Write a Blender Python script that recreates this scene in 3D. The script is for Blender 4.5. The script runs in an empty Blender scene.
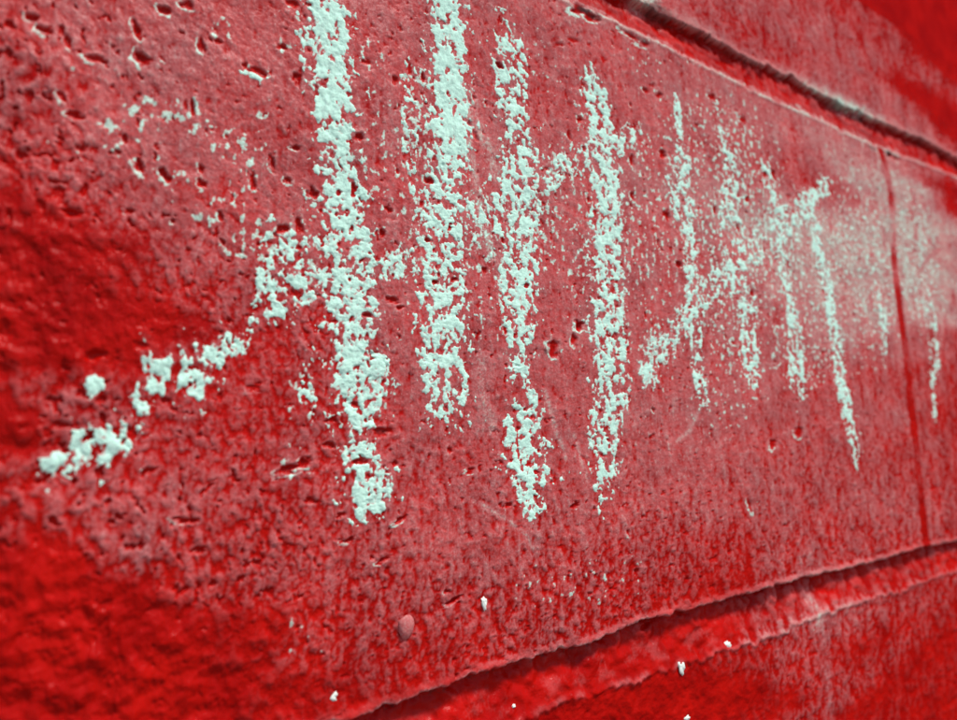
import bpy, math
import numpy as np
from mathutils import Matrix, Vector

# ------------------------------------------------------------------ scene
scene = bpy.context.scene
COL = scene.collection
RNG = np.random.default_rng(11)

# ------------------------------------------------------------------ camera
# The wall is the plane y = 0 (it faces -y); x runs along it, z is up.
# The camera is a phone held about 16 cm from the wall, looking along it.
FPX, CX, CY = 650.0, 478.5, 360.0          # focal length / centre for a 957 px wide frame
D = 0.1575                                  # camera to wall, metres
HCAM = 1.30                                 # camera height above the ground, metres
v1 = np.array([985.0, 44.0, FPX]); v1 /= np.linalg.norm(v1)          # wall direction in (right, down, forward)
v2 = np.array([-199.0, -5146.0, FPX]); v2 /= np.linalg.norm(v2)      # up
v2 -= v1 * v1.dot(v2); v2 /= np.linalg.norm(v2)
v3 = np.cross(v1, v2)
if v3[2] < 0: v3 = -v3                                               # into the wall


def wall_mm(px, py):
    """point of the wall plane (x, z in mm from the point facing the camera) seen at a photo position"""
    px = np.asarray(px, float); py = np.asarray(py, float)
    r = np.stack([(px - CX), (py - CY), np.full_like(px, FPX)], -1)
    k = D / (r @ v3)
    return 1000 * k * (r @ v1), 1000 * k * (r @ v2)


def camera_px(x, z):
    p = (x / 1000)[..., None] * v1 + (z / 1000)[..., None] * v2 + D * v3
    return CX + FPX * p[..., 0] / p[..., 2], CY + FPX * p[..., 1] / p[..., 2], p[..., 2]


cam = bpy.data.cameras.new('camera')
cam_o = bpy.data.objects.new('camera', cam)
COL.objects.link(cam_o)
cr = Vector((v1[0], v3[0], v2[0])); cu = -Vector((v1[1], v3[1], v2[1])); cf = Vector((v1[2], v3[2], v2[2]))
m = Matrix(((cr.x, cu.x, -cf.x), (cr.y, cu.y, -cf.y), (cr.z, cu.z, -cf.z))).to_4x4()
m.translation = (0, -D, HCAM)
cam_o.matrix_world = m
cam.sensor_fit = 'HORIZONTAL'; cam.sensor_width = 36.0
cam.lens = FPX / 957 * 36.0
cam.clip_start = 0.005; cam.clip_end = 500
cam.dof.use_dof = True
cam.dof.focus_distance = 0.195
cam.dof.aperture_fstop = 9.0
scene.camera = cam_o


# ------------------------------------------------------------------ noise
_perm = np.random.default_rng(5).permutation(4096).astype(np.int32)
_ga = np.random.default_rng(6).uniform(0, 2 * np.pi, 4096)
_gr = np.random.default_rng(8).random(4096).astype(np.float32)
_gx, _gy = np.cos(_ga).astype(np.float32), np.sin(_ga).astype(np.float32)


def perlin(x, y, seed=0):
    x = np.asarray(x, np.float32) + np.float32(seed * 37.31 + 500); y = np.asarray(y, np.float32) + np.float32(seed * 17.77 + 500)
    x, y = np.broadcast_arrays(x, y)
    xi = np.floor(x).astype(np.int32); yi = np.floor(y).astype(np.int32)
    xf = x - xi; yf = y - yi
    u = xf * xf * xf * (xf * (xf * 6 - 15) + 10); v = yf * yf * yf * (yf * (yf * 6 - 15) + 10)

    def g(ix, iy, fx, fy):
        h = _perm[(_perm[ix & 4095] + iy) & 4095]
        return _gx[h] * fx + _gy[h] * fy
    a = g(xi, yi, xf, yf); b = g(xi + 1, yi, xf - 1, yf)
    c = g(xi, yi + 1, xf, yf - 1); d = g(xi + 1, yi + 1, xf - 1, yf - 1)
    return ((a + u * (b - a)) + v * ((c + u * (d - c)) - (a + u * (b - a)))) * np.float32(1.5)


def grains(x, y, seed=0, spread=0.5):
    """distance to the nearest of scattered grains, each with a size of its own (cell units)"""
    x, y = np.broadcast_arrays(np.asarray(x, np.float32) + np.float32(seed * 13.7 + 300), np.asarray(y, np.float32) + np.float32(seed * 7.9 + 300))
    xi = np.floor(x).astype(np.int32); yi = np.floor(y).astype(np.int32)
    best = np.full(x.shape, 9, np.float32)
    for dx in (-1, 0, 1):
        for dy in (-1, 0, 1):
            cx, cy = xi + dx, yi + dy
            hsh = _perm[(_perm[cx & 4095] + cy) & 4095]
            ox = _gr[hsh]; oy = _gr[(hsh + 1371) & 4095]; rr = _gr[(hsh + 2789) & 4095]
            d = np.hypot(cx + ox - x, cy + oy - y) + spread * (rr - .5)
            np.minimum(best, d, out=best)
    return best


def sstep(a, b, t):
    t = np.clip((t - a) / (b - a), 0, 1)
    return t * t * (3 - 2 * t)


def line(pts):
    """polyline read off the photo -> (x, z) in wall mm, sorted by x"""
    p = np.array(pts, float)
    x, z = wall_mm(p[:, 0], p[:, 1])
    o = np.argsort(x)
    return x[o], z[o]


# ------------------------------------------------------------------ masonry layout (mm)
TOP_LOW = line([(560, -4), (575, 4), (600, 14), (625, 26), (660, 43), (700, 64), (740, 83), (780, 102), (817, 118), (850, 134), (880, 147), (915, 160), (957, 177)])
TOP_UP = line([(600, -18), (634, 0), (657, 14), (675, 22), (704, 36), (747, 59), (794, 80), (832, 102), (870, 119), (927, 143), (957, 160)])
BOT_UP = line([(370, 717), (420, 698), (487, 674), (545, 657), (584, 647), (637, 625), (690, 612), (735, 599), (771, 589), (807, 578), (844, 571), (880, 562), (921, 549), (957, 543)])
BOT_LOW = line([(520, 718), (535, 709), (573, 694), (603, 688), (620, 681), (637, 675), (680, 660), (727, 646), (771, 632), (817, 613), (867, 597), (904, 586), (957, 568)])
_vx, _vz = wall_mm([880, 887, 891, 895, 903, 911, 919, 925], [147, 175, 197, 260, 330, 400, 478, 531])
XV = float(np.mean(_vx))
PITCH_X = 400.0
ZT = float(np.mean(TOP_LOW[1])); ZB = float(np.mean(BOT_UP[1]))
ZTU = float(np.mean(TOP_UP[1])); ZBL = float(np.mean(BOT_LOW[1]))


def extend(tab, x):
    xs, zs = tab
    out = np.interp(x, xs, zs)
    out = np.where(x < xs[0], zs[0] + 0 * x, out)
    return np.where(x > xs[-1], zs[-1] + 0 * x, out)


def jitter(x, amp, seed):
    return amp * (perlin(x / 9.0, 0.3, seed) * 0.7 + perlin(x / 3.1, 0.7, seed + 1) * 0.6 + perlin(x / 1.3, 0.7, seed + 2) * 0.35)


# ------------------------------------------------------------------ dust film: how much chalk was rubbed where
DUST_PTS = [
 (20,40,.55),(60,40,.85),(100,60,1),(150,120,1.1),(230,60,1),(280,130,.8),(20,110,.6),(20,165,.3),(70,170,.75),(30,210,.12),(60,250,.03),(120,250,.12),
 (170,215,.85),(205,260,.75),(150,320,.02),(60,340,0),(20,420,0),(230,300,.5),(100,420,.5),(60,410,.4),(140,500,.6),(130,540,.75),(180,470,.6),(60,560,0),
 (40,650,0),(150,650,0),(230,560,.45),(250,640,.1),(300,690,.12),(200,700,0),(100,600,0),(260,420,.35),(300,450,.6),(230,500,.4),(420,300,1),(400,200,1),(470,200,1.15),
 (300,200,.95),(370,60,.95),(470,90,1.1),(550,90,.95),(260,20,.9),(180,20,.95),
 (470,400,1),(420,480,.8),(350,560,.6),(400,600,.5),(330,640,.35),(450,540,.9),(500,560,.9),(480,610,.5),(560,560,.65),(600,520,.9),(560,300,1),(640,250,1.1),
 (620,60,1),(700,100,1.25),(760,130,1.25),(800,150,1),(810,175,.8),(850,165,1.7),(870,180,2.0),(870,250,2.1),(850,330,1.6),(870,300,1.9),(915,190,2.1),(925,230,2.2),(930,270,2.1),(940,310,1.9),(957,208,.1),(952,190,.05),(945,225,1.8),(957,245,1.5),(900,160,1.5),(935,172,.6),(957,270,1.6),(957,310,1.6),
 (957,345,.7),(940,370,.5),(950,420,.3),(945,480,.5),(900,350,1.1),(880,420,.9),(820,430,.8),(780,450,.8),(700,450,1.1),(740,500,.9),(800,500,.75),(880,500,.85),(910,450,.6),
 (660,560,.5),(720,560,.35),(800,555,.75),(840,540,.6),(560,610,.5),(450,650,.3),(540,620,.5),(640,600,.35),(720,585,.2),(690,400,1.1),(740,320,1.2),(660,330,1.1),
 (680,20,.95),(720,30,.7),(760,40,.5),(800,30,.85),(840,40,.8),(830,80,.9),(880,90,.9),(895,50,.5),(905,115,.95),(922,100,0),(940,60,0),(950,130,0),(870,20,.5),(900,15,.1),(845,105,1.8),(650,0,1.2),
 (800,640,.6),(825,622,.9),(815,670,.5),(750,660,.18),(700,690,.02),(860,650,.15),(900,650,.28),(930,650,.1),(838,700,.38),(780,700,.12),(870,700,.08),(900,700,.16),(740,700,.03),(640,700,0),(950,700,.1),(580,715,.05),
 (700,640,.08),(810,610,.9),(900,575,.3),(850,592,.45),(600,680,0),(500,700,0),(450,712,0)]
_dp = np.array(DUST_PTS)
_dx, _dz = wall_mm(_dp[:, 0], _dp[:, 1])


def dust_level(x, z):
    """smooth interpolation of the dust readings over the wall (coarse, then resampled)"""
    gx = np.linspace(-60, 640, 200); gz = np.linspace(-260, 260, 170)
    X, Z = np.meshgrid(gx, gz)
    sx = 14 + 0.10 * np.clip(X, 0, 500)
    num = np.zeros_like(X); den = np.zeros_like(X) + 1e-9
    for a, b, v in zip(_dx, _dz, _dp[:, 2]):
        r2 = ((X - a) / (1.7 + 0.012 * np.clip(a, 0, 500))) ** 2 + (Z - b) ** 2
        w = 1.0 / (r2 + 6.0) ** 2
        num += w * v; den += w
    E = num / den
    ix = np.clip((x - gx[0]) / (gx[1] - gx[0]), 0, len(gx) - 1.001); iz = np.clip((z - gz[0]) / (gz[1] - gz[0]), 0, len(gz) - 1.001)
    i = ix.astype(int); j = iz.astype(int); fx = ix - i; fz = iz - j
    E = (E[j][:, i] * (1 - fx) + E[j][:, i + 1] * fx) * (1 - fz)[:, None] + (E[j + 1][:, i] * (1 - fx) + E[j + 1][:, i + 1] * fx) * fz[:, None]
    return E


# ------------------------------------------------------------------ the fine height field
def axis_x():
    px = np.arange(-45, 1002, 1.12)
    X = wall_mm(px, np.full_like(px, 360.0))[0]
    left = np.arange(X[0] - 70, X[0] - 0.3, 0.8)
    right = np.arange(X[-1] + 1.2, X[-1] + 80, 1.4)
    return np.concatenate([left, X, right])


def axis_z():
    zs = [-235.0]
    while zs[-1] < 235:
        a = abs(zs[-1])
        zs.append(zs[-1] + (0.215 if a < 75 else 0.30 if a < 130 else 0.4))
    return np.array(zs)


GX, GZ = axis_x(), axis_z()
NX, NZ = len(GX), len(GZ)
x = GX[None, :].astype(np.float32); z = GZ[:, None].astype(np.float32)
PXX, PYY, _ = camera_px(np.broadcast_to(GX[None, :], (NZ, NX)), np.broadcast_to(GZ[:, None], (NZ, NX)))
E = dust_level(GX, GZ).astype(np.float32)

# broad lumps and paint texture; lumpier at the left, drawn out downwards to the right and below
warp = perlin(x / 11, z / 11, 3) * 1.6
lowreg = sstep(10, -70, z + 0 * x)                                   # towards the bottom the paint ran more
h = perlin(x / 55, z / 45, 1) * 0.55 + perlin(x / 17, z / 15, 2) * 0.22
leftreg = sstep(60, -10, x + 0.3 * z)
tex = (perlin((x + warp) / 5.2, (z - warp) / 6.0, 4) * 0.22 + perlin((x + warp) / 2.6, z / 3.2, 5) * 0.17)
tex = tex * (0.55 + 1.25 * leftreg + 0.45 * lowreg)
n6 = perlin((x + warp * .6) / 1.35, z / 2.3, 6)
n7 = perlin((x + .3 * warp) / 0.72, z / 1.15, 7)
n8 = perlin(x / 0.40, z / 0.62, 8)
fine = n6 * 0.10 + n7 * 0.075 + n8 * 0.035
# skin of the paint: plateaus broken by a net of narrow wrinkles
w1 = np.abs(perlin((x + warp) / 3.1, (z + .8 * warp) / 4.8, 9) + .12 * n7); w2 = np.abs(perlin((x + warp) / 1.5, z / 2.4, 10) + .1 * n8)
net = np.exp(-(w1 / 0.11) ** 2) * 0.32 + np.exp(-(w2 / 0.12) ** 2) * 0.09
patch = sstep(-.35, .55, perlin(x / 14, z / 12, 11))
grit = (.55 - grains((x + .9 * warp + .25 * n7) / 2.3, (z + .7 * warp + .25 * n6) / 3.0, 1, .8)) * .26 + (.5 - grains((x + .2 * n6) / 1.05, (z + .3 * n7) / 1.35, 2, .8)) * .13
h = h + grit * (0.35 + .35 * patch + 0.65 * np.exp(-((E - 0.5) / 0.35) ** 2) + .25 * leftreg) * (1 - .6 * sstep(150, 260, x)) 
h = h + tex * (1 + .45 * sstep(.35, .0, E)) + fine * (1.0 + 0.3 * lowreg) - net * (0.05 + 0.32 * np.exp(-((E - 0.58) / 0.27) ** 2) * (1 - .55 * sstep(150, 260, x))) * (0.45 + 0.75 * patch + 0.2 * lowreg)

# pits in the block, each with its own outline
pit = np.zeros((NZ, NX), np.float32); rim = np.zeros((NZ, NX), np.float32)


def stamp(cx, cz, a, b, th, depth, seed):
    R = max(a, b) * 2.6
    i0, i1 = np.searchsorted(GX, [cx - R, cx + R]); j0, j1 = np.searchsorted(GZ, [cz - R, cz + R])
    if i1 - i0 < 2 or j1 - j0 < 2: return
    X = GX[None, i0:i1] - cx; Z = GZ[j0:j1, None] - cz
    c, s = math.cos(th), math.sin(th)
    u = (X * c + Z * s) / a; v = (-X * s + Z * c) / b
    r = np.sqrt(u * u + v * v) + 0.50 * perlin((X + seed * 3.3) / (a * 1.2), (Z + seed * 1.7) / (b * 1.2), 12) + 0.22 * perlin((X + seed * 3.3) / (a * .5), (Z + seed) / (b * .5), 13)
    p = depth * (1 - sstep(0.25, 1.12, r))
    q = np.exp(-((r - 1.22) / 0.22) ** 2) * np.clip(0.05 - 0.75 * u - 0.45 * v + 0.35 * math.sin(seed) + .5 * perlin((X + seed) / a, (Z + seed) / b, 14), 0, 1)
    pit[j0:j1, i0:i1] = np.maximum(pit[j0:j1, i0:i1], p)
    rim[j0:j1, i0:i1] = np.maximum(rim[j0:j1, i0:i1], q * min(1.0, depth / 0.4) * (0.25 + 0.75 * (math.sin(seed * 12.9) > -.1)))


PIT_PTS = [  # the pits one can point at: photo x, y, half width px, half height px, depth mm
 (32,17,9,5,1.5),(45,30,9,6,1.4),(137,28,6,10,1.3),(142,58,9,10,1.7),(97,60,13,5,1.3),(68,42,5,8,.9),(75,115,10,5,1.2),(62,97,6,6,1),(165,8,8,6,1.2),(188,5,8,5,1),
 (202,44,4,4,.8),(219,41,5,4,.9),(245,65,4,4,1),(258,72,10,5,1.2),(297,78,6,8,1.3),(282,47,6,4,1.1),(293,5,8,5,1),(193,108,4,9,1.2),(125,138,5,6,1),(139,166,6,8,1.4),
 (165,175,6,8,1.4),(202,184,6,5,1.2),(253,180,5,9,1.2),(272,163,4,8,1),(129,211,5,4,1),(296,148,6,3,1),(289,181,5,4,1),(312,193,6,6,1.3),(283,229,7,6,1.4),(300,225,7,9,1.4),
 (80,150,6,5,1),(55,165,6,7,.9),(30,95,7,8,1.1),(10,25,7,6,1.2),(60,195,9,12,1.1),(72,213,12,6,1.5),(40,205,6,8,.9),(85,190,5,9,1),(118,152,4,4,.8),(22,155,8,6,.8),
 (95,355,13,6,1.1),(140,345,9,5,.7),(60,425,14,6,.7),(100,400,8,4,.8),(255,387,9,5,.8),(292,468,16,6,1.4),(305,462,8,6,1.2),(185,520,14,4,1.1),(200,550,10,4,1.2),(183,590,10,4,.9),(105,605,12,5,.6),(150,470,10,4,.7),
 (358,138,7,5,1.3),(395,80,4,5,1.2),(366,62,6,4,.8),(389,209,4,4,1.2),(410,68,3,6,.7),(355,190,5,9,1.1),(423,78,3,5,1),(500,65,5,4,1.2),(580,120,3,4,.9),(569,135,3,6,.9),(632,160,3,7,1),(633,195,3,6,.9),
 (579,325,6,6,1.8),(553,350,7,9,1.3),(573,340,4,7,1),(526,285,4,3,.9),(485,270,3,5,.8),(392,300,9,4,.9),(400,308,5,3,1),(367,315,5,3,.8),(383,432,12,6,1.2),(360,460,9,5,1.4),(355,405,5,4,.8),
 (450,450,4,5,.9),(470,470,5,4,.7),(505,330,3,5,.7),(430,180,6,4,1),(427,240,4,4,1),(435,282,4,3,.9),(455,280,4,3,.9),(450,228,3,3,.8),(487,103,2,4,.9),(470,123,2,4,.8),(475,97,3,5,.8),
 (560,45,8,3,.4),(573,40,6,3,.4),(664,155,5,6,1.4),(668,215,4,7,1.3),(679,265,4,6,1.3),(652,85,5,3,.6),(660,95,5,3,.8),(604,60,3,6,.5),(753,292,3,5,1),(773,175,3,5,1.1),(798,432,6,6,.8),(772,443,5,5,.9),
 (778,318,5,14,.5),(455,600,10,3,1.8),(447,592,4,3,1),(350,540,8,3,1.2),(383,560,8,3,1),(400,520,8,3,1),(340,515,6,4,1),(310,500,8,4,.9),(653,628,9,4,1.5),(640,622,6,3,1),
 (575,505,5,4,1),(395,463,4,4,.9),(330,445,7,5,1.1),(330,420,8,4,1),(508,505,5,3,.9),(580,10,10,6,1.2),(592,16,9,6,1.4),(630,35,9,3,.6),(645,45,8,3,.6),
 (742,118,5,4,.8),(712,97,4,3,.9),(646,90,4,3,.7),(715,210,3,5,.9),(748,200,3,4,.9),(765,175,2,4,.9),(890,155,4,2,1.6),(896,158,4,2,1.4),(660,640,10,5,.8)]
for k, (px, py, wx, wy, dep) in enumerate(PIT_PTS):
    (xa, xb), _ = wall_mm([px - wx, px + wx], [py, py]); _, (za, zb) = wall_mm([px, px], [py - wy, py + wy])
    cx, cz = wall_mm([px], [py])
    stamp(cx[0], cz[0], (xb - xa) / 2 * 0.95, (za - zb) / 2 * 0.95, RNG.uniform(-.15, .5), dep * .62, k)

for k in range(6500):                                                 # the countless small ones
    cx = RNG.uniform(GX[0], GX[-1]); cz = RNG.uniform(GZ[0], GZ[-1])
    dens = 0.22 + 0.70 * math.exp(-((cx - 55) / 60) ** 2 - ((cz - 45) / 45) ** 2) - 0.25 * (cx < 25 and cz < 0)
    if RNG.random() > dens: continue
    s_ = 0.22 + 0.26 * RNG.gamma(1.1, 0.7)
    stamp(cx, cz, s_ * RNG.uniform(.6, 1.1), s_ * RNG.uniform(1.0, 2.3), RNG.uniform(-.1, .5), min(.7, s_ * RNG.uniform(.4, .8)), 200 + k)
# shallow ragged-edged hollows where the paint bridged the grit
hol = perlin((x + 1.2 * warp) / 2.4, (z + warp) / 3.2, 15) + .45 * perlin(x / .9, z / 1.2, 16) + .25 * perlin(x / 16, z / 16, 17) + .18 * leftreg + .12 * lowreg
hollow = sstep(.60, .95, hol)
pit = np.maximum(pit, hollow * (0.30 + .40 * leftreg) * (.35 + .65 * sstep(.05, .35, E)))

h = h - pit + rim * 0.03

# joints
xx = GX.astype(np.float32)
chip = lambda k: np.clip(perlin(xx / 6.5, .4, k) - .25, 0, 1) * 3.2 + np.clip(perlin(xx / 2.2, .4, k + 1) - .3, 0, 1) * 1.6
top_l = extend(TOP_LOW, xx) + jitter(xx, 0.5, 20) - .6 * chip(120); top_u = extend(TOP_UP, xx) + jitter(xx, 0.9, 24) + 1.5 * chip(122)
bot_u = extend(BOT_UP, xx) + jitter(xx, 0.8, 28) + .7 * chip(124); bot_l = extend(BOT_LOW, xx) + jitter(xx, 1.3, 32) - chip(126)


def joint(lo, up, depth, seed, lip):
    """struck mortar joint: deepest under the upper block's edge, sloping out to the lower block"""
    t = (z - lo[None, :]) / (up - lo)[None, :]
    dd = depth * (np.clip(t, 0, 1) ** 0.9).astype(np.float32) * (1 + .35 * perlin(x / 30, 0 * z + .4, seed + 3) + .45 * perlin(x / 9, z / 8, seed + 4) + .25 * perlin(x / 3, z / 3, seed + 5)) + 0.22 * perlin(x / 6, z / 4, seed) * (t > 0) * sstep(0, .25, t)
    g = np.where((t > 0), dd + 0.10, 0)
    edge = 1 - sstep(-0.15, 1.05, (z - up[None, :]))                  # sharp upper arris
    soft = sstep(-1.0, 0.6, z - lo[None, :])
    g = (dd + 0.15) * edge * soft
    lipu = lip * np.exp(-((z - up[None, :] - 1.6) / 1.1) ** 2) * (0.6 + 0.8 * perlin(x / 8, z / 20, seed + 1))
    lipl = 0.5 * lip * np.exp(-((z - lo[None, :] + 1.0) / 0.8) ** 2)
    return g, lipu + lipl, (t > 0) & (t < 1)


g1, l1, in_top = joint(top_l, top_u, 2.9, 40, 0.35)
g2, l2, in_bot = joint(bot_l, bot_u, 3.7, 44, 0.75)
xv = np.interp(GZ, _vz[::-1], _vx[::-1]) if _vz[0] > _vz[-1] else np.interp(GZ, _vz, _vx)
xv = (xv + 0.5 * perlin(GZ / 14, 0.5, 50) + 0.25 * perlin(GZ / 3, 0.5, 51)).astype(np.float32)
mid = (z < top_l[None, :]) & (z > bot_u[None, :])
vw = (4.2 + 0.7 * perlin(GZ / 22, 0.2, 52))[:, None]
dv = np.abs(x - xv[:, None])
fade_v = (0.45 + 0.55 * sstep(-.45, .25, perlin(GZ / 25, 0.9, 53))[:, None]) * (1 - .75 * np.exp(-((z - float(wall_mm([893], [228])[1][0])) / 14) ** 4))
g3 = 0.30 * (1 - sstep(0.5, 1.2, dv / vw)) * fade_v * mid
in_vert = (dv < vw * 0.9) & mid
damp = 1 - np.clip(np.maximum(g1, g2) / 1.5, 0, 1) * 0.35
H = (h * damp - g1 - g2 - g3 + l1 + l2).astype(np.float32)

# local relief (height minus its surroundings) decides where chalk catches


def blur(a, n):
    k = 2 * n + 1
    for ax in (0, 1):
        p = np.concatenate([np.repeat(np.take(a, [0], ax), n + 1, ax), a, np.repeat(np.take(a, [-1], ax), n, ax)], ax)
        c = np.cumsum(p, ax, dtype=np.float64)
        a = ((np.take(c, range(k, c.shape[ax]), ax) - np.take(c, range(0, c.shape[ax] - k), ax)) / k).astype(np.float32)
    return a


relief = np.clip((H - blur(blur(H, 9), 9)) / 0.17 * .7 + (H - blur(blur(H, 3), 3)) / 0.06 * .45, -3, 3)
relief_s = blur(relief, 1)

grain = perlin(x / 1.1, z / 1.9, 60) * .6 + perlin(x / .5, z / .7, 61) * .5 + perlin(x / 7, z / 9, 62) * .7 + perlin(x / 3, z / 3.6, 86) * .3
drag = perlin(x / 3.2, z / 16, 78) * .5 + perlin(x / 1.3, z / 7, 79) * .35
cover = sstep(-0.85, 0.85, 1.7 * (np.minimum(E, 1.3) - 0.50) + 0.80 * relief + 0.45 * grain + .30 * drag + .1)
cover = cover * sstep(.03, .32, E)
dust = cover * (0.060 + 0.094 * np.clip(E, 0, 2.2) + .17 * np.clip(E - 1.2, 0, 1)) * np.clip(0.88 + 0.32 * grain + .55 * drag, .15, 2)
edge_w = sstep(.18, .9, E)
dust += edge_w * 0.62 * sstep(0.32, 0.85, rim + 0.45 * perlin(x / 1.1, z / 1.3, 63))
dust += edge_w * 0.09 * sstep(0.6, 1.8, relief) * cover
grime_and_dark = np.zeros((NZ, NX), np.float32)
streak = sstep(0.45, 0.95, perlin(x / 1.0, z / 3.2, 64) + .5 * perlin(x / .45, z / 1.2, 65) + 0.30 * (E - 1.0))
dust += edge_w * 0.20 * streak * sstep(0.55, 1.3, E)
# chalky flecks: little pale patches on the highest grains, in clusters
fleck_n = perlin((x + .4 * warp) / 1.9, z / 2.6, 76) * .85 + perlin(x / .8, z / 1.1, 77) * .42 + .10 * np.clip(relief, -2, 2)
FLECKS = [(150,112,30,20,.42),(190,118,32,20,.44),(118,130,26,18,.36),(245,150,30,24,.40),(212,135,22,16,.36),(252,70,14,8,.4),(285,45,12,10,.35),(222,30,16,16,.22),(205,215,18,16,.36),(140,165,24,16,.30),(175,185,24,18,.28),(230,195,24,20,.32),(100,150,20,14,.22),(260,110,16,12,.28),(235,250,20,16,.30),(260,238,28,24,.42),(290,12,16,8,.3),(60,150,20,12,.12),(70,70,8,8,.2),
          (300,470,24,18,.18),(690,230,60,110,.22),(740,180,50,90,.28),(800,300,50,110,.22),(860,270,40,110,.26),(640,300,40,90,.14),(560,220,50,80,.22),(600,330,60,60,.05),(915,260,28,80,.28),(700,140,50,50,.22),(720,400,50,40,.12),(480,280,40,90,.12),(390,160,40,80,.2),(370,70,20,40,.22),
          (420,240,30,80,.2),(310,250,20,50,.3),(530,60,40,40,.1),(650,70,30,30,.1),(600,580,60,30,.05),(540,590,60,30,.05),(300,640,30,40,.03),(845,110,14,8,.3),(412,120,16,70,.42),(412,215,10,40,.3),(480,235,20,60,.38),(535,220,26,50,.40),(560,170,24,30,.34),(575,260,20,60,.26),(640,150,16,30,.34),(640,240,30,60,.28),(655,350,20,40,.36),(700,250,30,60,.36),(725,330,20,60,.34),(760,250,20,50,.36),(790,350,26,40,.32),(815,370,14,30,.30),(740,150,16,50,.34),(690,150,16,40,.3),(300,400,20,60,.24),(400,260,20,30,.3),(385,380,14,40,.25)]
fl = np.full((NZ, NX), -1.2, np.float32)
for px_, py_, rx_, ry_, a_ in FLECKS:
    (fa, fb), _ = wall_mm([px_ - rx_, px_ + rx_], [py_, py_]); _, (fc, fd) = wall_mm([px_, px_], [py_ - ry_, py_ + ry_])
    ex = ((x - (fa + fb) / 2) / ((fb - fa) / 2)) ** 2 + ((z - (fc + fd) / 2) / ((fc - fd) / 2)) ** 2
    fl = np.maximum(fl, a_ - .62 - .5 * np.clip(ex - .3, 0, 2))
dust += 0.62 * sstep(-.02, .14, fleck_n + fl)
dust *= 1 - np.clip(pit * 2.0 - .2, 0, 1) * (pit > .1)
# soot and dirt caught under the upper block's arris at the top joint
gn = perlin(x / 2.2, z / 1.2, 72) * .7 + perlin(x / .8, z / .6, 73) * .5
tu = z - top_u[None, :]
grime_and_dark = .5 * np.exp(-((tu + 0.4) / 1.0) ** 2) * sstep(.0, .7, gn + .9 * perlin(x / 14, z / 60, 74))
grime_and_dark = np.maximum(grime_and_dark, np.exp(-((tu - .2) / 1.7) ** 2) * sstep(.15, .6, gn + .4 * perlin(x / 18, z / 60, 75)) * .8)
grime_and_dark = np.maximum(grime_and_dark, 0.6 * np.exp(-((z - bot_u[None, :] + 0.8) / 0.9) ** 2) * sstep(-.1, .6, gn))  # darker broken band just below the bottom joint's upper edge
# rubbed arrises of the joints
arris = np.exp(-((z - bot_u[None, :] - 0.7) / 0.8) ** 2) * 0.28 * sstep(-.3, .6, perlin(x / 7, z / 30, 66) + .3)
arris += np.exp(-((z - top_l[None, :] + 0.4) / 0.7) ** 2) * 0.30 * sstep(-.6, .6, perlin(x / 12, z / 30, 67) + .2)
arris += np.exp(-((z - bot_l[None, :] + 0.6) / 0.9) ** 2) * 0.14 * sstep(-.2, .6, perlin(x / 8, z / 30, 68))
dust += arris * (0.5 + 0.5 * sstep(-.4, .4, grain))
dust *= 1 - 0.75 * (in_top & (g1 > 0.6))
dust *= 1 - 0.6 * sstep(.5, 1.2, g2)
dust += .05 * sstep(.1, .8, perlin(x / 9, z / 5, 85) + .5 * grain + .1) * sstep(.3, 1.0, g2) * sstep(4.0, 1.5, g2)
dust *= 1 - .97 * (1 - sstep(.65, 1.1, dv / vw)) * np.clip(fade_v * 1.15, 0, 1) * mid


def smear(pts, width, amount):
    """fine line of rubbed-off dust"""
    global dust
    q = np.array(pts, float); a, b = wall_mm(q[:, 0], q[:, 1])
    x0, x1, z0, z1 = a.min() - 6, a.max() + 6, b.min() - 6, b.max() + 6
    i0, i1 = np.searchsorted(GX, [x0, x1]); j0, j1 = np.searchsorted(GZ, [z0, z1])
    X = GX[None, i0:i1]; Z = GZ[j0:j1, None]
    best = np.full((j1 - j0, i1 - i0), 1e9)
    for k in range(len(a) - 1):
        dx, dz = a[k + 1] - a[k], b[k + 1] - b[k]
        t = np.clip(((X - a[k]) * dx + (Z - b[k]) * dz) / (dx * dx + dz * dz), 0, 1)
        best = np.minimum(best, np.hypot(X - a[k] - t * dx, Z - b[k] - t * dz))
    n = perlin(X / .6, Z / .9, 70) * .7 + perlin(X / 2, Z / 3, 71) * .6
    dust[j0:j1, i0:i1] += amount * np.exp(-(best / width) ** 2) * np.clip(.75 + n, 0, 1.6)


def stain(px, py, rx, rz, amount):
    global grime_and_dark
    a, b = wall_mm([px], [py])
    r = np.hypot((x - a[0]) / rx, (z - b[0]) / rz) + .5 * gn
    grime_and_dark = np.maximum(grime_and_dark, amount * (1 - sstep(.5, 1.2, r)))


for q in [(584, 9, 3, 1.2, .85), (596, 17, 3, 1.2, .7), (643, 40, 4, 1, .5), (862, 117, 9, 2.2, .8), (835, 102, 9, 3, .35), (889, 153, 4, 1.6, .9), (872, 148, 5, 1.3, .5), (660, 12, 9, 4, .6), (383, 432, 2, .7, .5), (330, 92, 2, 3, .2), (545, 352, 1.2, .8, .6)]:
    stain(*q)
grime_and_dark = np.clip(grime_and_dark, 0, 1).astype(np.float32)

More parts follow.
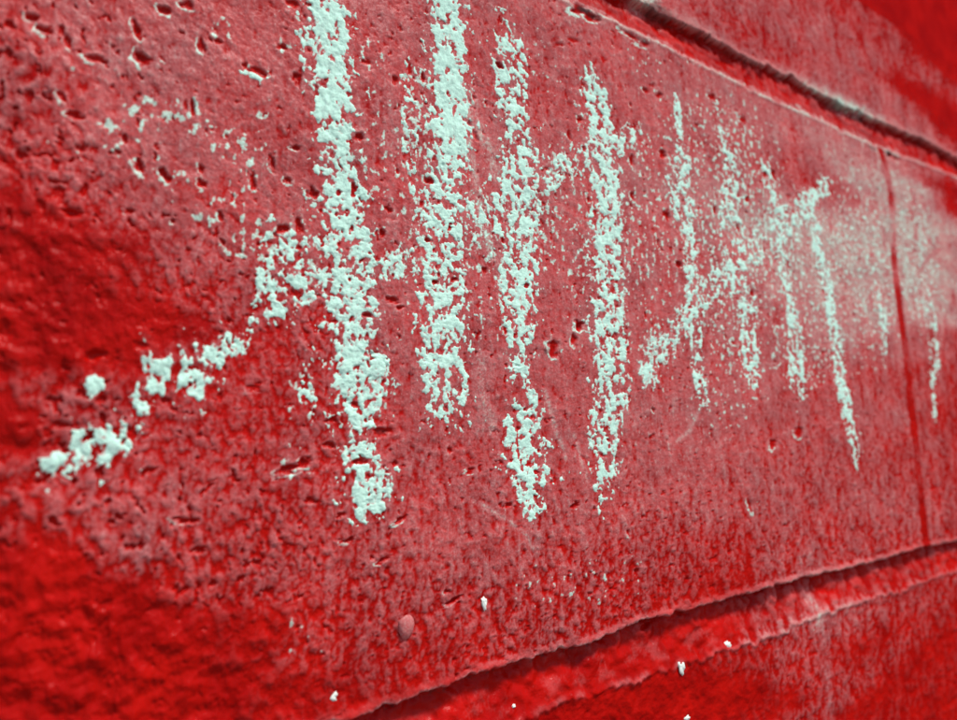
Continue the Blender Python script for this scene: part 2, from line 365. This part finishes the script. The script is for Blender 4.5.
smear([(467, 95), (478, 130), (490, 150), (497, 175)], 2.6, .22)
smear([(468, 140), (478, 190), (485, 230), (492, 258)], 1.3, .28)
smear([(480, 360), (484, 400), (492, 430)], 1.8, .16)
smear([(545, 392), (552, 418), (560, 440), (566, 458)], 0.9, .26)
smear([(575, 435), (582, 462), (588, 480)], 0.8, .20)
smear([(470, 498), (490, 510), (508, 520), (525, 535), (532, 548)], 0.7, .24)
smear([(835, 100), (848, 106), (862, 112)], 2.6, .30)
smear([(812, 600), (822, 612), (818, 625)], 3.0, .22)
smear([(700, 408), (690, 430), (676, 442)], .8, .2)
smear([(824, 640), (828, 690), (832, 720)], 2.2, .10)
smear([(900, 215), (905, 260), (912, 300)], 5.0, .10)
smear([(640, 5), (652, -4)], 4.0, .3)
dust = np.clip(dust, 0, 0.92).astype(np.float32)

# ------------------------------------------------------------------ chalk strokes
# every stroke: rows of (photo y, left x, right x, cover) for the uprights, (photo x, top y, bottom y, cover) for the slashes
UPRIGHTS = [
 ('broad leftmost chalk upright, thickest and brightest of the tally', 'centre',
  [(-30,306,342,.95),(0,309,345,.92),(40,311,348,.85),(70,312,352,.85),(100,315,353,.85),(130,318,352,.8),(160,320,354,.78),(185,322,362,.80),(215,322,368,.78),(245,320,372,.66),(275,318,372,.62),(310,322,374,.78),(335,332,376,.75),(370,336,390,.82),(400,336,386,.66),(420,342,376,.70),(450,345,376,.66),(475,344,386,.70),(500,345,388,.80),(516,347,386,.55),(526,350,380,.12)]),
 ('long chalk upright second from the left, running off the top edge', 'centre',
  [(-30,428,458,.80),(0,431,461,.82),(30,433,462,.80),(60,432,466,.78),(95,431,468,.86),(130,430,470,.84),(155,426,470,.66),(185,424,467,.62),(215,418,468,.58),(245,414,468,.56),(265,416,467,.60),(290,418,467,.60),(320,422,464,.74),(345,416,466,.64),(375,417,468,.60),(400,428,463,.60),(413,420,468,.48),(428,416,472,.22),(438,420,460,.05)]),
 ('patchy chalk upright third from the left with a gap near its foot', 'centre',
  [(8,494,512,.30),(25,496,520,.50),(45,494,528,.64),(70,494,529,.62),(95,493,530,.52),(120,500,532,.62),(145,500,538,.60),(165,500,540,.52),(195,486,546,.62),(215,490,544,.60),(245,496,540,.62),(275,497,536,.64),(305,498,536,.62),(335,504,534,.62),(365,510,530,.66),(383,508,534,.42),(395,504,542,.30),(408,508,542,.60),(430,502,546,.62),(460,504,550,.62),(485,508,552,.52),(505,514,550,.42),(517,520,550,.18),(526,524,546,.0)]),
 ('narrow-topped chalk upright fourth from the left, crossed by the long slash', 'centre',
  [(60,583,592,.20),(70,582,596,.55),(90,581,608,.66),(115,584,614,.68),(140,588,618,.66),(165,590,622,.70),(190,592,622,.70),(220,592,622,.72),(250,590,624,.68),(280,590,625,.66),(310,588,626,.64),(340,588,628,.60),(365,594,628,.66),(390,592,630,.52),(415,588,627,.56),(440,590,624,.56),(465,590,622,.54),(490,590,620,.42),(508,592,612,.30),(520,596,610,.0)]),
 ('thin speckled chalk upright fifth from the left', 'centre',
  [(92,673,679,.50),(105,673,681,.66),(130,674,684,.60),(150,674,688,.55),(165,672,692,.52),(185,664,696,.48),(205,664,698,.50),(235,682,696,.60),(265,684,698,.58),(300,684,702,.54),(335,688,704,.52),(360,690,705,.66),(385,692,706,.62),(402,696,710,.48),(412,700,710,.1)]),
 ('faint blotchy chalk upright sixth from the left, behind the short slash', 'centre',
  [(92,708,722,.14),(115,712,728,.22),(140,716,736,.36),(165,720,744,.50),(185,722,744,.52),(205,718,742,.52),(225,716,746,.46),(250,720,752,.40),(280,730,756,.40),(305,736,758,.58),(325,738,758,.55),(345,736,760,.55),(370,740,762,.52),(386,746,764,.42),(398,752,764,.05)]),
 ('slim dotted chalk upright seventh from the left', 'centre',
  [(155,759,768,.36),(170,760,772,.60),(190,764,778,.50),(210,768,782,.46),(235,773,786,.62),(260,776,789,.66),(285,780,791,.58),(310,784,798,.56),(335,787,802,.55),(355,786,806,.60),(375,788,808,.62),(390,790,810,.40),(402,794,812,.05)]),
 ('slim slanting chalk upright eighth from the left, reaching lowest on the right', 'centre',
  [(205,804,812,.45),(220,808,819,.66),(245,812,824,.66),(270,816,830,.70),(295,822,834,.70),(320,826,838,.72),(345,830,843,.72),(370,833,846,.72),(395,837,850,.74),(420,843,854,.72),(440,848,858,.66),(455,851,859,.45),(470,854,859,.40),(480,855,859,.0)]),
 ('short faint chalk streak just left of the vertical joint', 'centre',
  [(270,873,880,.20),(300,876,884,.36),(315,878,887,.62),(335,880,888,.52),(355,881,889,.50),(370,883,888,.0)]),
 ('faint broken chalk streak right of the vertical joint', 'right',
  [(215,908,922,.16),(250,915,930,.22),(280,918,932,.26),(310,922,936,.30),(345,928,940,.50),(365,928,940,.48),(385,929,936,.56),(400,931,937,.56),(415,931,937,.45),(428,933,937,.0)]),
]
SLASHES = [
 ('long chalk slash rising from the lower left across the four broad uprights', 'centre',
  [(28,462,478,.0),(38,456,482,.45),(55,452,482,.50),(75,428,482,.52),(95,420,470,.60),(112,426,462,.64),(132,400,454,.56),(140,352,440,.52),(150,352,416,.55),(158,358,410,.50),(168,352,384,.50),(180,340,398,.54),(200,352,400,.64),(215,336,385,.64),(228,334,362,.66),(245,330,356,.42),(256,286,330,.30),(262,282,322,.56),(268,280,320,.62),(285,272,318,.68),(300,270,310,.68),(315,266,304,.64),(340,262,300,.64),(370,258,292,.45),(395,250,284,.46),(430,232,268,.46),(470,204,246,.46),(500,190,226,.44),(530,172,206,.40),(555,152,190,.40),(580,140,176,.46),(602,132,172,.62),(620,124,160,.56),(635,122,144,.58),(646,124,136,.0)]),
 ('short chalk slash rising across the four thin uprights on the right', 'centre',
  [(636,368,402,.0),(645,350,398,.58),(655,330,384,.56),(668,322,370,.52),(682,300,348,.48),(696,285,330,.48),(708,275,312,.54),(722,262,302,.62),(738,240,298,.50),(752,228,282,.40),(768,210,262,.40),(782,204,252,.46),(796,196,236,.58),(808,186,222,.66),(820,178,204,.62),(828,176,196,.56),(835,178,190,.0)]),
 ('scattered chalk crumbling left of the long slash, beside the leftmost upright', 'centre',
  [(255,250,300,.34),(270,228,290,.54),(285,226,286,.52),(298,228,280,.30),(308,230,280,.05)]),
 ('thin dotted chalk trail left of the second upright', 'centre',
  [(400,60,176,.05),(405,64,176,.36),(411,60,256,.40),(417,90,150,.32),(424,80,130,.05)]),
 ('small lone chalk blotch beside the slash at the lower left', 'centre',
  [(84,376,388,.0),(88,374,392,.62),(95,374,392,.74),(101,377,391,.55),(106,380,390,.0)]),
 ('pale chalk crust on the edge of a pit near the top', 'centre',
  [(238,60,72,.0),(245,66,76,.45),(252,68,80,.72),(260,70,81,.74),(267,73,80,.60),(272,74,79,.0)]),
 ('broken chalk smudge at the foot of the leftmost upright', 'centre',
  [(295,360,385,.0),(302,372,420,.34),(310,374,425,.36),(318,378,400,.16),(324,380,396,.0)]),
]

def flakes(k, seed):
    wx, wz = x + .35 * warp + .22 * n7, z + .3 * warp + .22 * n6
    return (1.15 * (.50 - grains(wx / (1.75 * k), (wz + .25 * x) / (2.3 * k), seed, .9)) + 1.0 * (.45 - grains(wx / (.80 * k), wz / (1.1 * k), seed + 1, .9))
            + .62 * perlin(wx / (3.6 * k), wz / (5.0 * k), seed + 80) + .22 * perlin(x / .55, z / .7, seed + 81))


blob = flakes(1.0, 3)
# finer break-up further right, where the chalk only skipped over the grain
blob_f = flakes(.88, 6)
wr = sstep(140, 215, x + 0 * z)
blob = (blob * (1 - wr) + blob_f * wr) * 1.05
catch = np.clip(relief_s, -1.6, 0.9) * 0.24 - np.clip(pit * 1.4, 0, 1.4)


def stroke_field(rows, upright, seed):
    """how thickly one stroke covers each point of its own window of the wall"""
    q = np.array(rows, float)
    if upright:
        la, lz = wall_mm(q[:, 1], q[:, 0]); ra, rz = wall_mm(q[:, 2], q[:, 0])
        s = (lz + rz) / 2; lo, hi = la, ra
        wx0, wx1, wz0, wz1 = la.min(), ra.max(), s.min(), s.max()
    else:
        ta, tz = wall_mm(q[:, 0], q[:, 1]); ba, bz = wall_mm(q[:, 0], q[:, 2])
        s = (ta + ba) / 2; lo, hi = bz, tz
        wx0, wx1, wz0, wz1 = s.min(), s.max(), bz.min(), tz.max()
    i0, i1 = np.searchsorted(GX, [wx0 - 4, wx1 + 4]); j0, j1 = np.searchsorted(GZ, [wz0 - 4, wz1 + 4])
    X = x[:, i0:i1]; Z = z[j0:j1]
    S, T = (Z, X) if upright else (X, Z)
    o = np.argsort(s); s, lo, hi, c = s[o], lo[o], hi[o], q[o, 3]
    Sv = S.ravel()
    L = np.interp(Sv, s, lo); Hh = np.interp(Sv, s, hi); C = np.interp(Sv, s, c)
    C[(Sv < s[0]) | (Sv > s[-1])] = -2
    ctr = (L + Hh) / 2; hw = np.maximum((Hh - L) / 2, .3)
    shp = (lambda a: a[:, None]) if upright else (lambda a: a[None, :])
    u = np.abs(T - shp(ctr)) / shp(hw)
    u = u + 0.22 * perlin(X / 3.0, Z / 3.4, seed)
    lev = shp(C) + 0 * T
    prof = 1 - sstep(0.5, 1.45, u)
    f = 1.30 * (lev - 0.625 - .04 * wr[:1, i0:i1] + .05 * (1 - sstep(20, 45, X))) - (1 - prof) * 1.10 + blob[j0:j1, i0:i1] * 0.95 + catch[j0:j1, i0:i1] + 0.03 * perlin(X / 1.0, Z / 1.0, seed + 3)
    halo = np.clip(lev, 0, 1) * (1 - sstep(0.6, 1.9, u))
    return f.astype(np.float32), halo.astype(np.float32), (i0, i1, j0, j1)


# ------------------------------------------------------------------ materials
def ramp(nt, fac, c0, c1):
    mx = nt.nodes.new('ShaderNodeMix'); mx.data_type = 'RGBA'
    mx.inputs[6].default_value = (*c0, 1); mx.inputs[7].default_value = (*c1, 1)
    nt.links.new(fac, mx.inputs[0]); return mx.outputs[2]


def new_mat(name):
    mt = bpy.data.materials.new(name); mt.use_nodes = True
    nt = mt.node_tree
    return mt, nt, nt.nodes['Principled BSDF']


def noise(nt, scale, detail=4, rough=.55, vec=None):
    n = nt.nodes.new('ShaderNodeTexNoise'); n.inputs['Scale'].default_value = scale
    n.inputs['Detail'].default_value = detail; n.inputs['Roughness'].default_value = rough
    if vec is not None: nt.links.new(vec, n.inputs['Vector'])
    return n.outputs['Fac']


def maprange(nt, v, a, b, c, d):
    n = nt.nodes.new('ShaderNodeMapRange'); n.inputs[1].default_value = a; n.inputs[2].default_value = b
    n.inputs[3].default_value = c; n.inputs[4].default_value = d; nt.links.new(v, n.inputs[0]); return n.outputs[0]


def math_node(nt, op, a, b):
    n = nt.nodes.new('ShaderNodeMath'); n.operation = op
    for i, v in enumerate((a, b)):
        if isinstance(v, (int, float)): n.inputs[i].default_value = v
        else: nt.links.new(v, n.inputs[i])
    return n.outputs[0]


def bump(nt, hgt, strength, dist):
    b = nt.nodes.new('ShaderNodeBump'); b.inputs['Strength'].default_value = strength; b.inputs['Distance'].default_value = dist
    nt.links.new(hgt, b.inputs['Height']); return b.outputs['Normal']


CHALK = (0.60, 0.90, 0.74)
FILM = (0.96, 0.67, 0.66)
RED_A, RED_B = (0.33, 0.0016, 0.0008), (0.46, 0.0040, 0.0018)


def paint_material(name, dusty=True):
    mt, nt, p = new_mat(name)
    tc = nt.nodes.new('ShaderNodeTexCoord').outputs['Object']
    red = ramp(nt, maprange(nt, noise(nt, 60, 3, .5, tc), .35, .65, 0, 1), RED_A, RED_B)
    fine_n = noise(nt, 1900, 4, .65, tc)
    if dusty:
        at = nt.nodes.new('ShaderNodeAttribute'); at.attribute_name = 'chalk_dust'
        f = math_node(nt, 'MULTIPLY', at.outputs['Fac'], maprange(nt, fine_n, .3, .7, .55, 1.45))
        mx = nt.nodes.new('ShaderNodeMix'); mx.data_type = 'RGBA'
        nt.links.new(f, mx.inputs[0]); nt.links.new(red, mx.inputs[6])
        nt.links.new(ramp(nt, maprange(nt, f, .15, .5, 0, 1), FILM, CHALK), mx.inputs[7])
        ag = nt.nodes.new('ShaderNodeAttribute'); ag.attribute_name = 'grime_and_dark'
        m2 = nt.nodes.new('ShaderNodeMix'); m2.data_type = 'RGBA'
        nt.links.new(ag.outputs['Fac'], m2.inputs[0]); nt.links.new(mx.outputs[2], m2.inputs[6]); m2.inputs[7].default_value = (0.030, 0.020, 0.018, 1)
        nt.links.new(m2.outputs[2], p.inputs['Base Color'])
        nt.links.new(maprange(nt, f, 0.0, 0.08, 0.33, 0.80), p.inputs['Roughness'])
    else:
        nt.links.new(red, p.inputs['Base Color']); p.inputs['Roughness'].default_value = .45
    p.inputs['Specular IOR Level'].default_value = 0.0
    hh = math_node(nt, 'ADD', math_node(nt, 'MULTIPLY', noise(nt, 1500, 4, .6, tc), .7), math_node(nt, 'MULTIPLY', fine_n, .3))
    nrm = bump(nt, hh, .7, .00028)
    nt.links.new(nrm, p.inputs['Normal'])
    gl = nt.nodes.new('ShaderNodeBsdfGlossy'); gl.inputs['Roughness'].default_value = .24; nt.links.new(nrm, gl.inputs['Normal'])
    ms = nt.nodes.new('ShaderNodeMixShader'); ms.inputs[0].default_value = .010
    nt.links.new(p.outputs[0], ms.inputs[1]); nt.links.new(gl.outputs[0], ms.inputs[2])
    nt.links.new(ms.outputs[0], nt.nodes['Material Output'].inputs['Surface'])
    return mt


M_PAINT = paint_material('red_gloss_paint')
M_PLAIN = paint_material('red_paint_plain', False)

M_CHALK, nt, p = new_mat('chalk')
tc = nt.nodes.new('ShaderNodeTexCoord').outputs['Object']
ct = nt.nodes.new('ShaderNodeAttribute'); ct.attribute_name = 'coat'
c0 = ramp(nt, maprange(nt, noise(nt, 700, 5, .75, tc), .34, .52, 0, 1), (0.46, 0.64, 0.55), CHALK)
thin = math_node(nt, 'ADD', ct.outputs['Fac'], maprange(nt, noise(nt, 1700, 4, .7, tc), .3, .7, -.16, .16))
mxc = nt.nodes.new('ShaderNodeMix'); mxc.data_type = 'RGBA'
nt.links.new(maprange(nt, thin, -.05, .30, 0, 1), mxc.inputs[0]); mxc.inputs[6].default_value = (0.55, 0.26, 0.25, 1); nt.links.new(c0, mxc.inputs[7])
c0 = mxc.outputs[2]
nt.links.new(c0, p.inputs['Base Color'])
p.inputs['Roughness'].default_value = 1; p.inputs['Specular IOR Level'].default_value = .1
nt.links.new(bump(nt, noise(nt, 1800, 5, .65, tc), .7, .0003), p.inputs['Normal'])

M_CHIP, nt, p = new_mat('pale_chip')
tc = nt.nodes.new('ShaderNodeTexCoord').outputs['Object']
nt.links.new(ramp(nt, noise(nt, 700, 3, .6, tc), (0.62, 0.66, 0.56), (0.85, 0.88, 0.80)), p.inputs['Base Color'])
p.inputs['Roughness'].default_value = .7

M_GROUND, nt, p = new_mat('paving')
tc = nt.nodes.new('ShaderNodeTexCoord').outputs['Object']
nt.links.new(ramp(nt, noise(nt, 3, 8, .7, tc), (0.10, 0.10, 0.095), (0.22, 0.215, 0.20)), p.inputs['Base Color'])
p.inputs['Roughness'].default_value = .9


# ------------------------------------------------------------------ meshes
def grid_mesh(name, cells, height, mat, parent=None, attrs=None, win=None):
    """link the chosen cells of the wall grid (or of one window of it) as one mesh object"""
    i0, i1, j0, j1 = win or (0, NX, 0, NZ)
    gx, gz = GX[i0:i1], GZ[j0:j1]; nx = len(gx); n_all = nx * len(gz)
    js, is_ = np.nonzero(cells)
    base = js.astype(np.int64) * nx + is_
    quad = np.stack([base, base + 1, base + nx + 1, base + nx], 1)
    used = np.zeros(n_all, bool); used[quad.ravel()] = True
    ids = np.nonzero(used)[0]
    remap = np.zeros(n_all, np.int32); remap[ids] = np.arange(len(ids))
    co = np.empty((len(ids), 3), np.float32)
    co[:, 0] = gx[ids % nx] / 1000; co[:, 2] = gz[ids // nx] / 1000
    co[:, 1] = -height.ravel()[ids] / 1000
    org = np.array([(co[:, 0].min() + co[:, 0].max()) / 2, 0, co[:, 2].min()], np.float32)
    co -= org
    me = bpy.data.meshes.new(name)
    me.vertices.add(len(co)); me.vertices.foreach_set('co', co.ravel())
    n = len(quad)
    me.loops.add(n * 4); me.loops.foreach_set('vertex_index', remap[quad].astype(np.int32).ravel())
    me.polygons.add(n); me.polygons.foreach_set('loop_start', np.arange(0, n * 4, 4, dtype=np.int32))
    me.update(calc_edges=True)
    for key, val in (attrs or {}).items():
        a = me.attributes.new(key, 'FLOAT', 'POINT'); a.data.foreach_set('value', val.ravel()[ids].astype(np.float32))
    me.shade_smooth()
    me.materials.append(mat)
    o = bpy.data.objects.new(name, me); COL.objects.link(o)
    o.parent = parent
    o.location = [float(v) for v in org]
    if parent is None: o.location.z += HCAM
    return o


def simple_mesh(name, verts, faces, mat, parent=None, smooth=True):
    me = bpy.data.meshes.new(name); me.from_pydata(verts, [], faces); me.update()
    if smooth: me.shade_smooth()
    me.materials.append(mat)
    o = bpy.data.objects.new(name, me); COL.objects.link(o); o.parent = parent
    return o


wall = bpy.data.objects.new('painted_masonry', None); COL.objects.link(wall)
wall.location = (0, 0, HCAM)
wall['label'] = 'red painted concrete block wall marked with pale chalk tally strokes'
wall['category'] = 'wall'


def cell(mask): return mask[:-1, :-1]


top_m = cell(np.broadcast_to(in_top, (NZ, NX))); bot_m = cell(np.broadcast_to(in_bot, (NZ, NX))); ver_m = cell(np.broadcast_to(in_vert, (NZ, NX)))
above = cell((z >= top_u[None, :]) & (x > -1e9)); below = cell((z <= bot_l[None, :]) & (x > -1e9))
midc = ~(top_m | bot_m | ver_m | above | below)
left_c = cell((x <= xv[:, None]) & (z > -1e9))

# chalk first reckoned, so that its dust lies round it too
fields = []
for lab, where, rows in UPRIGHTS: fields.append((lab, where, True) + stroke_field(rows, True, 100 + 7 * len(fields)))
for lab, where, rows in SLASHES: fields.append((lab, where, False) + stroke_field(rows, False, 100 + 7 * len(fields)))
for f in fields:
    i0, i1, j0, j1 = f[5]; w_ = np.s_[j0:j1, i0:i1]
    dust[w_] = np.maximum(dust[w_], f[4] * (0.09 + .16 * sstep(-.7, .1, f[3])) * (1 - np.clip(pit[w_] * 2, 0, 1)) * sstep(-.9, .7, relief[w_] + grain[w_] * .6))
dust = dust.astype(np.float32)
ATT = {'chalk_dust': dust, 'grime_and_dark': grime_and_dark}

block = grid_mesh('concrete_block', midc & left_c, H, M_PAINT, wall, ATT)
block['label'] = 'large block in the middle carrying nearly all the chalk marks'
block_r = grid_mesh('concrete_block', midc & ~left_c, H, M_PAINT, wall, ATT)
block_r['label'] = 'block right of the vertical joint, dusty with chalk'
block_u = grid_mesh('concrete_block', above, H, M_PAINT, wall, ATT)
block_u['label'] = 'block above the top joint, half of it bare dark red'
block_l = grid_mesh('concrete_block', below, H, M_PAINT, wall, ATT)
block_l['label'] = 'bare dark red block below the bottom joint'
j1_ = grid_mesh('mortar_joint', top_m, H, M_PAINT, wall, ATT); j1_['label'] = 'dark recessed mortar joint running down from the top edge'
j2_ = grid_mesh('mortar_joint', bot_m, H, M_PAINT, wall, ATT); j2_['label'] = 'wide bright red mortar joint along the bottom'
j3_ = grid_mesh('mortar_joint', ver_m & ~(top_m | bot_m | above | below), H, M_PAINT, wall, ATT); j3_['label'] = 'thin upright mortar joint at the right'

for lab, where, up, f, hl, win in fields:
    i0, i1, j0, j1 = win
    keep = (hl > 0.02)                    # one connected coat; where it is too thin it lies under the paint's surface
    c = keep[:-1, :-1] | keep[1:, :-1] | keep[:-1, 1:] | keep[1:, 1:]
    sub = np.s_[j0:j1 - 1, i0:i1 - 1]
    c &= ~(top_m | bot_m | above | below)[sub]
    thick = np.where(f > 0, 0.11 * (1 - np.exp(-f * 3.0)) + 0.05 * perlin(x[:, i0:i1] / .5, z[j0:j1] / .6, 90) * np.clip(f * 4, 0, 1), np.maximum(f * 0.9, -.3))
    o = grid_mesh('chalk_stroke' if up or 'slash ris' in lab else 'chalk_smudge', c, H[j0:j1, i0:i1] + thick, M_CHALK, None, {'coat': f}, win)
    o['label'] = lab; o['category'] = 'chalk mark'; o['group'] = 'chalk tally marks on the red wall'


# blob of hardened paint and the pale chips stuck to the wall
def height_at(px, py):
    a, b = wall_mm([px], [py]); i = int(np.searchsorted(GX, a[0])); j = int(np.searchsorted(GZ, b[0]))
    return a[0], b[0], float(H[j, i])


def lump(name, px, py, wpx, hpx, prot, mat, parent, tilt=0, seed=0, rough=.15, dustv=None, seg=28, rings=14):
    a, b, hh = height_at(px, py)
    (xa, xb), _ = wall_mm([px - wpx, px + wpx], [py, py]); _, (za, zb) = wall_mm([px, px], [py - hpx, py + hpx])
    rx, rz = (xb - xa) / 2, (za - zb) / 2
    V, F = [], []
    ct, st = math.cos(tilt), math.sin(tilt)
    for r in range(rings + 1):
        th = math.pi * r / rings
        for s in range(seg):
            ph = 2 * math.pi * s / seg
            ux, uz, uy = math.sin(th) * math.cos(ph), math.sin(th) * math.sin(ph), math.cos(th)
            k = 1 + rough * float(perlin(ux * 1.3 + uy * .7, uz * 1.3 - uy * .5, seed)) + .5 * rough * float(perlin(ux * 3.1 + uy, uz * 3.1, seed + 1))
            X, Z, Y = ux * rx * k, uz * rz * k * (1 - .18 * uz), uy * prot * k
            V.append(((X * ct - Z * st) / 1000, -Y / 1000, (X * st + Z * ct) / 1000))
    for r in range(rings):
        for s in range(seg):
            s2 = (s + 1) % seg
            F.append((r * seg + s, r * seg + s2, (r + 1) * seg + s2, (r + 1) * seg + s))
    o = simple_mesh(name, V, F, mat, parent)
    if dustv is not None:
        at = o.data.attributes.new('chalk_dust', 'FLOAT', 'POINT')
        at.data.foreach_set('value', np.full(len(V), dustv, np.float32))
        o.data.attributes.new('grime_and_dark', 'FLOAT', 'POINT')
    o.location = (a / 1000, -(hh + 0.12 * prot) / 1000, b / 1000)
    if parent is None: o.location.z += HCAM
    else: o.location -= parent.location
    return o


o = lump('paint_blob', 406, 625, 8.0, 12.0, 1.1, M_PAINT, block, -.15, 3, .10, .20)
o['label'] = 'small oval blob of hardened paint filmed with dust'
for px, py, w_, h_, pr, lab in [
    (681, 667, 2.8, 6.5, .45, 'larger of the two white chips on the rim of the bottom mortar joint'),
    (727, 645, 3.0, 4.5, .4, 'small forked white chip on the mortar rim, right of the larger white chip'),
    (484, 602, 2.6, 6.5, .5, 'thin upright pale chip on the red block, right of the oval paint blob'),
    (334, 697, 4.5, 5, .4, 'ragged white chip low on the red block near the bottom edge of the picture'),
    (687, 718, 3, 3, .35, 'pale chip on the lower block under the bottom joint'),
    (516, 707, 2, 2, .5, 'tiny round pale chip in the bottom joint')]:
    o = lump('pale_chip', px, py, w_, h_, pr, M_CHIP, None, .15, int(px), .55, seg=20, rings=10)
    o['label'] = lab; o['category'] = 'chip'; o['group'] = 'pale chips stuck to the wall'

# ------------------------------------------------------------------ the rest of the wall, beyond the picture
X0, X1, Z0, Z1 = GX[0], GX[-1], GZ[0], GZ[-1]
ox = np.concatenate([np.arange(-1600, X0 - 2, 5.0), [X0], np.linspace(X0, X1, 130)[1:-1], [X1], np.arange(X1 + 5, 2200, 5.0)])
oz = np.concatenate([np.arange(-HCAM * 1000, Z0 - 2, 5.0), [Z0], np.linspace(Z0, Z1, 96)[1:-1], [Z1], np.arange(Z1 + 5, 1100, 5.0)])
OX, OZ = np.meshgrid(ox, oz)
OH = perlin(OX / 55, OZ / 45, 1) * .55 + perlin(OX / 17, OZ / 15, 2) * .22
PITCH_Z = ((ZTU + ZT) - (ZB + ZBL)) / 2
row_f = (OZ - (ZB + ZBL) / 2) / PITCH_Z
row = np.floor(row_f); rf = (row_f - row) * PITCH_Z
dz = np.minimum(rf, PITCH_Z - rf)
shift = np.where(row % 2 == 0, 0.0, PITCH_X / 2)
cf_ = np.mod(OX - XV - shift, PITCH_X); dxv = np.minimum(cf_, PITCH_X - cf_)
OH -= 3.2 * (1 - sstep(2.5, 6.5, dz)) + 1.4 * (1 - sstep(1, 4, dxv)) * (dz > 4)
inside = (OX >= X0 - 1e-3) & (OX <= X1 + 1e-3) & (OZ >= Z0 - 1e-3) & (OZ <= Z1 + 1e-3)
ii = np.clip(np.searchsorted(GX, OX), 0, NX - 1); jj = np.clip(np.searchsorted(GZ, OZ), 0, NZ - 1)
OH = np.where(inside, H[jj, ii], OH)
ny, nx = OX.shape
strict = (OX > X0 - 1e-3) & (OX < X1 - 1e-3) & (OZ > Z0 - 1e-3) & (OZ < Z1 - 1e-3)
keepc = ~strict[:-1, :-1]
jq, iq = np.nonzero(keepc)
b_ = jq * nx + iq
quad = np.stack([b_, b_ + 1, b_ + nx + 1, b_ + nx], 1)
used = np.unique(quad); rm = np.zeros(nx * ny, np.int32); rm[used] = np.arange(len(used))
co = np.stack([OX.ravel()[used], -OH.ravel()[used], OZ.ravel()[used]], 1) / 1000
me = bpy.data.meshes.new('surrounding_masonry')
me.vertices.add(len(co)); me.vertices.foreach_set('co', co.astype(np.float32).ravel())
me.loops.add(len(quad) * 4); me.loops.foreach_set('vertex_index', rm[quad].astype(np.int32).ravel())
me.polygons.add(len(quad)); me.polygons.foreach_set('loop_start', np.arange(0, len(quad) * 4, 4, dtype=np.int32))
me.update(calc_edges=True); me.shade_smooth(); me.materials.append(M_PLAIN)
o = bpy.data.objects.new('surrounding_masonry', me); COL.objects.link(o); o.parent = wall
# body of the wall behind its face
xa, xb, za, zb, ya, yb = -1.6, 2.195, -HCAM, 1.095, 0.009, 0.19
V = [(xa, ya, za), (xb, ya, za), (xb, yb, za), (xa, yb, za), (xa, ya, zb), (xb, ya, zb), (xb, yb, zb), (xa, yb, zb)]
simple_mesh('wall_core', V, [(0, 1, 5, 4), (1, 2, 6, 5), (2, 3, 7, 6), (3, 0, 4, 7), (4, 5, 6, 7), (3, 2, 1, 0)], M_PLAIN, wall, False)

g = simple_mesh('ground', [(-60, -60, 0), (60, -60, 0), (60, 60, 0), (-60, 60, 0)], [(0, 1, 2, 3)], M_GROUND, None, False)
g['kind'] = 'structure'

# ------------------------------------------------------------------ light
SUN_EL, SUN_AZ = 62.0, 150.0          # degrees; azimuth clockwise from +y: the light comes over the viewer's right shoulder
el, az = math.radians(SUN_EL), math.radians(SUN_AZ)
to_sun = Vector((math.sin(az) * math.cos(el), math.cos(az) * math.cos(el), math.sin(el)))
sun = bpy.data.lights.new('sun', 'SUN'); sun.energy = 2.2; sun.angle = math.radians(11); sun.color = (1.0, .965, .92)
so = bpy.data.objects.new('sun', sun); COL.objects.link(so)
so.rotation_euler = (-to_sun).to_track_quat('-Z', 'Y').to_euler(); so.location = to_sun * 20
w = bpy.data.worlds.new('World'); scene.world = w; w.use_nodes = True
sky = w.node_tree.nodes.new('ShaderNodeTexSky'); sky.sky_type = 'NISHITA'; sky.sun_disc = False
sky.sun_elevation = el; sky.sun_rotation = az; sky.dust_density = 1.5; sky.air_density = 1.0
bg = w.node_tree.nodes['Background']; bg.inputs['Strength'].default_value = 0.07
w.node_tree.links.new(sky.outputs[0], bg.inputs[0])

vs = scene.view_settings
vs.view_transform = 'Standard'; vs.look = 'None'; vs.gamma = 1; vs.use_curve_mapping = False
vs.exposure = 0.95
print('grid', NX, NZ, 'XV', XV, 'ZT', ZT, 'ZB', ZB, 'Hrange', H.min(), H.max())
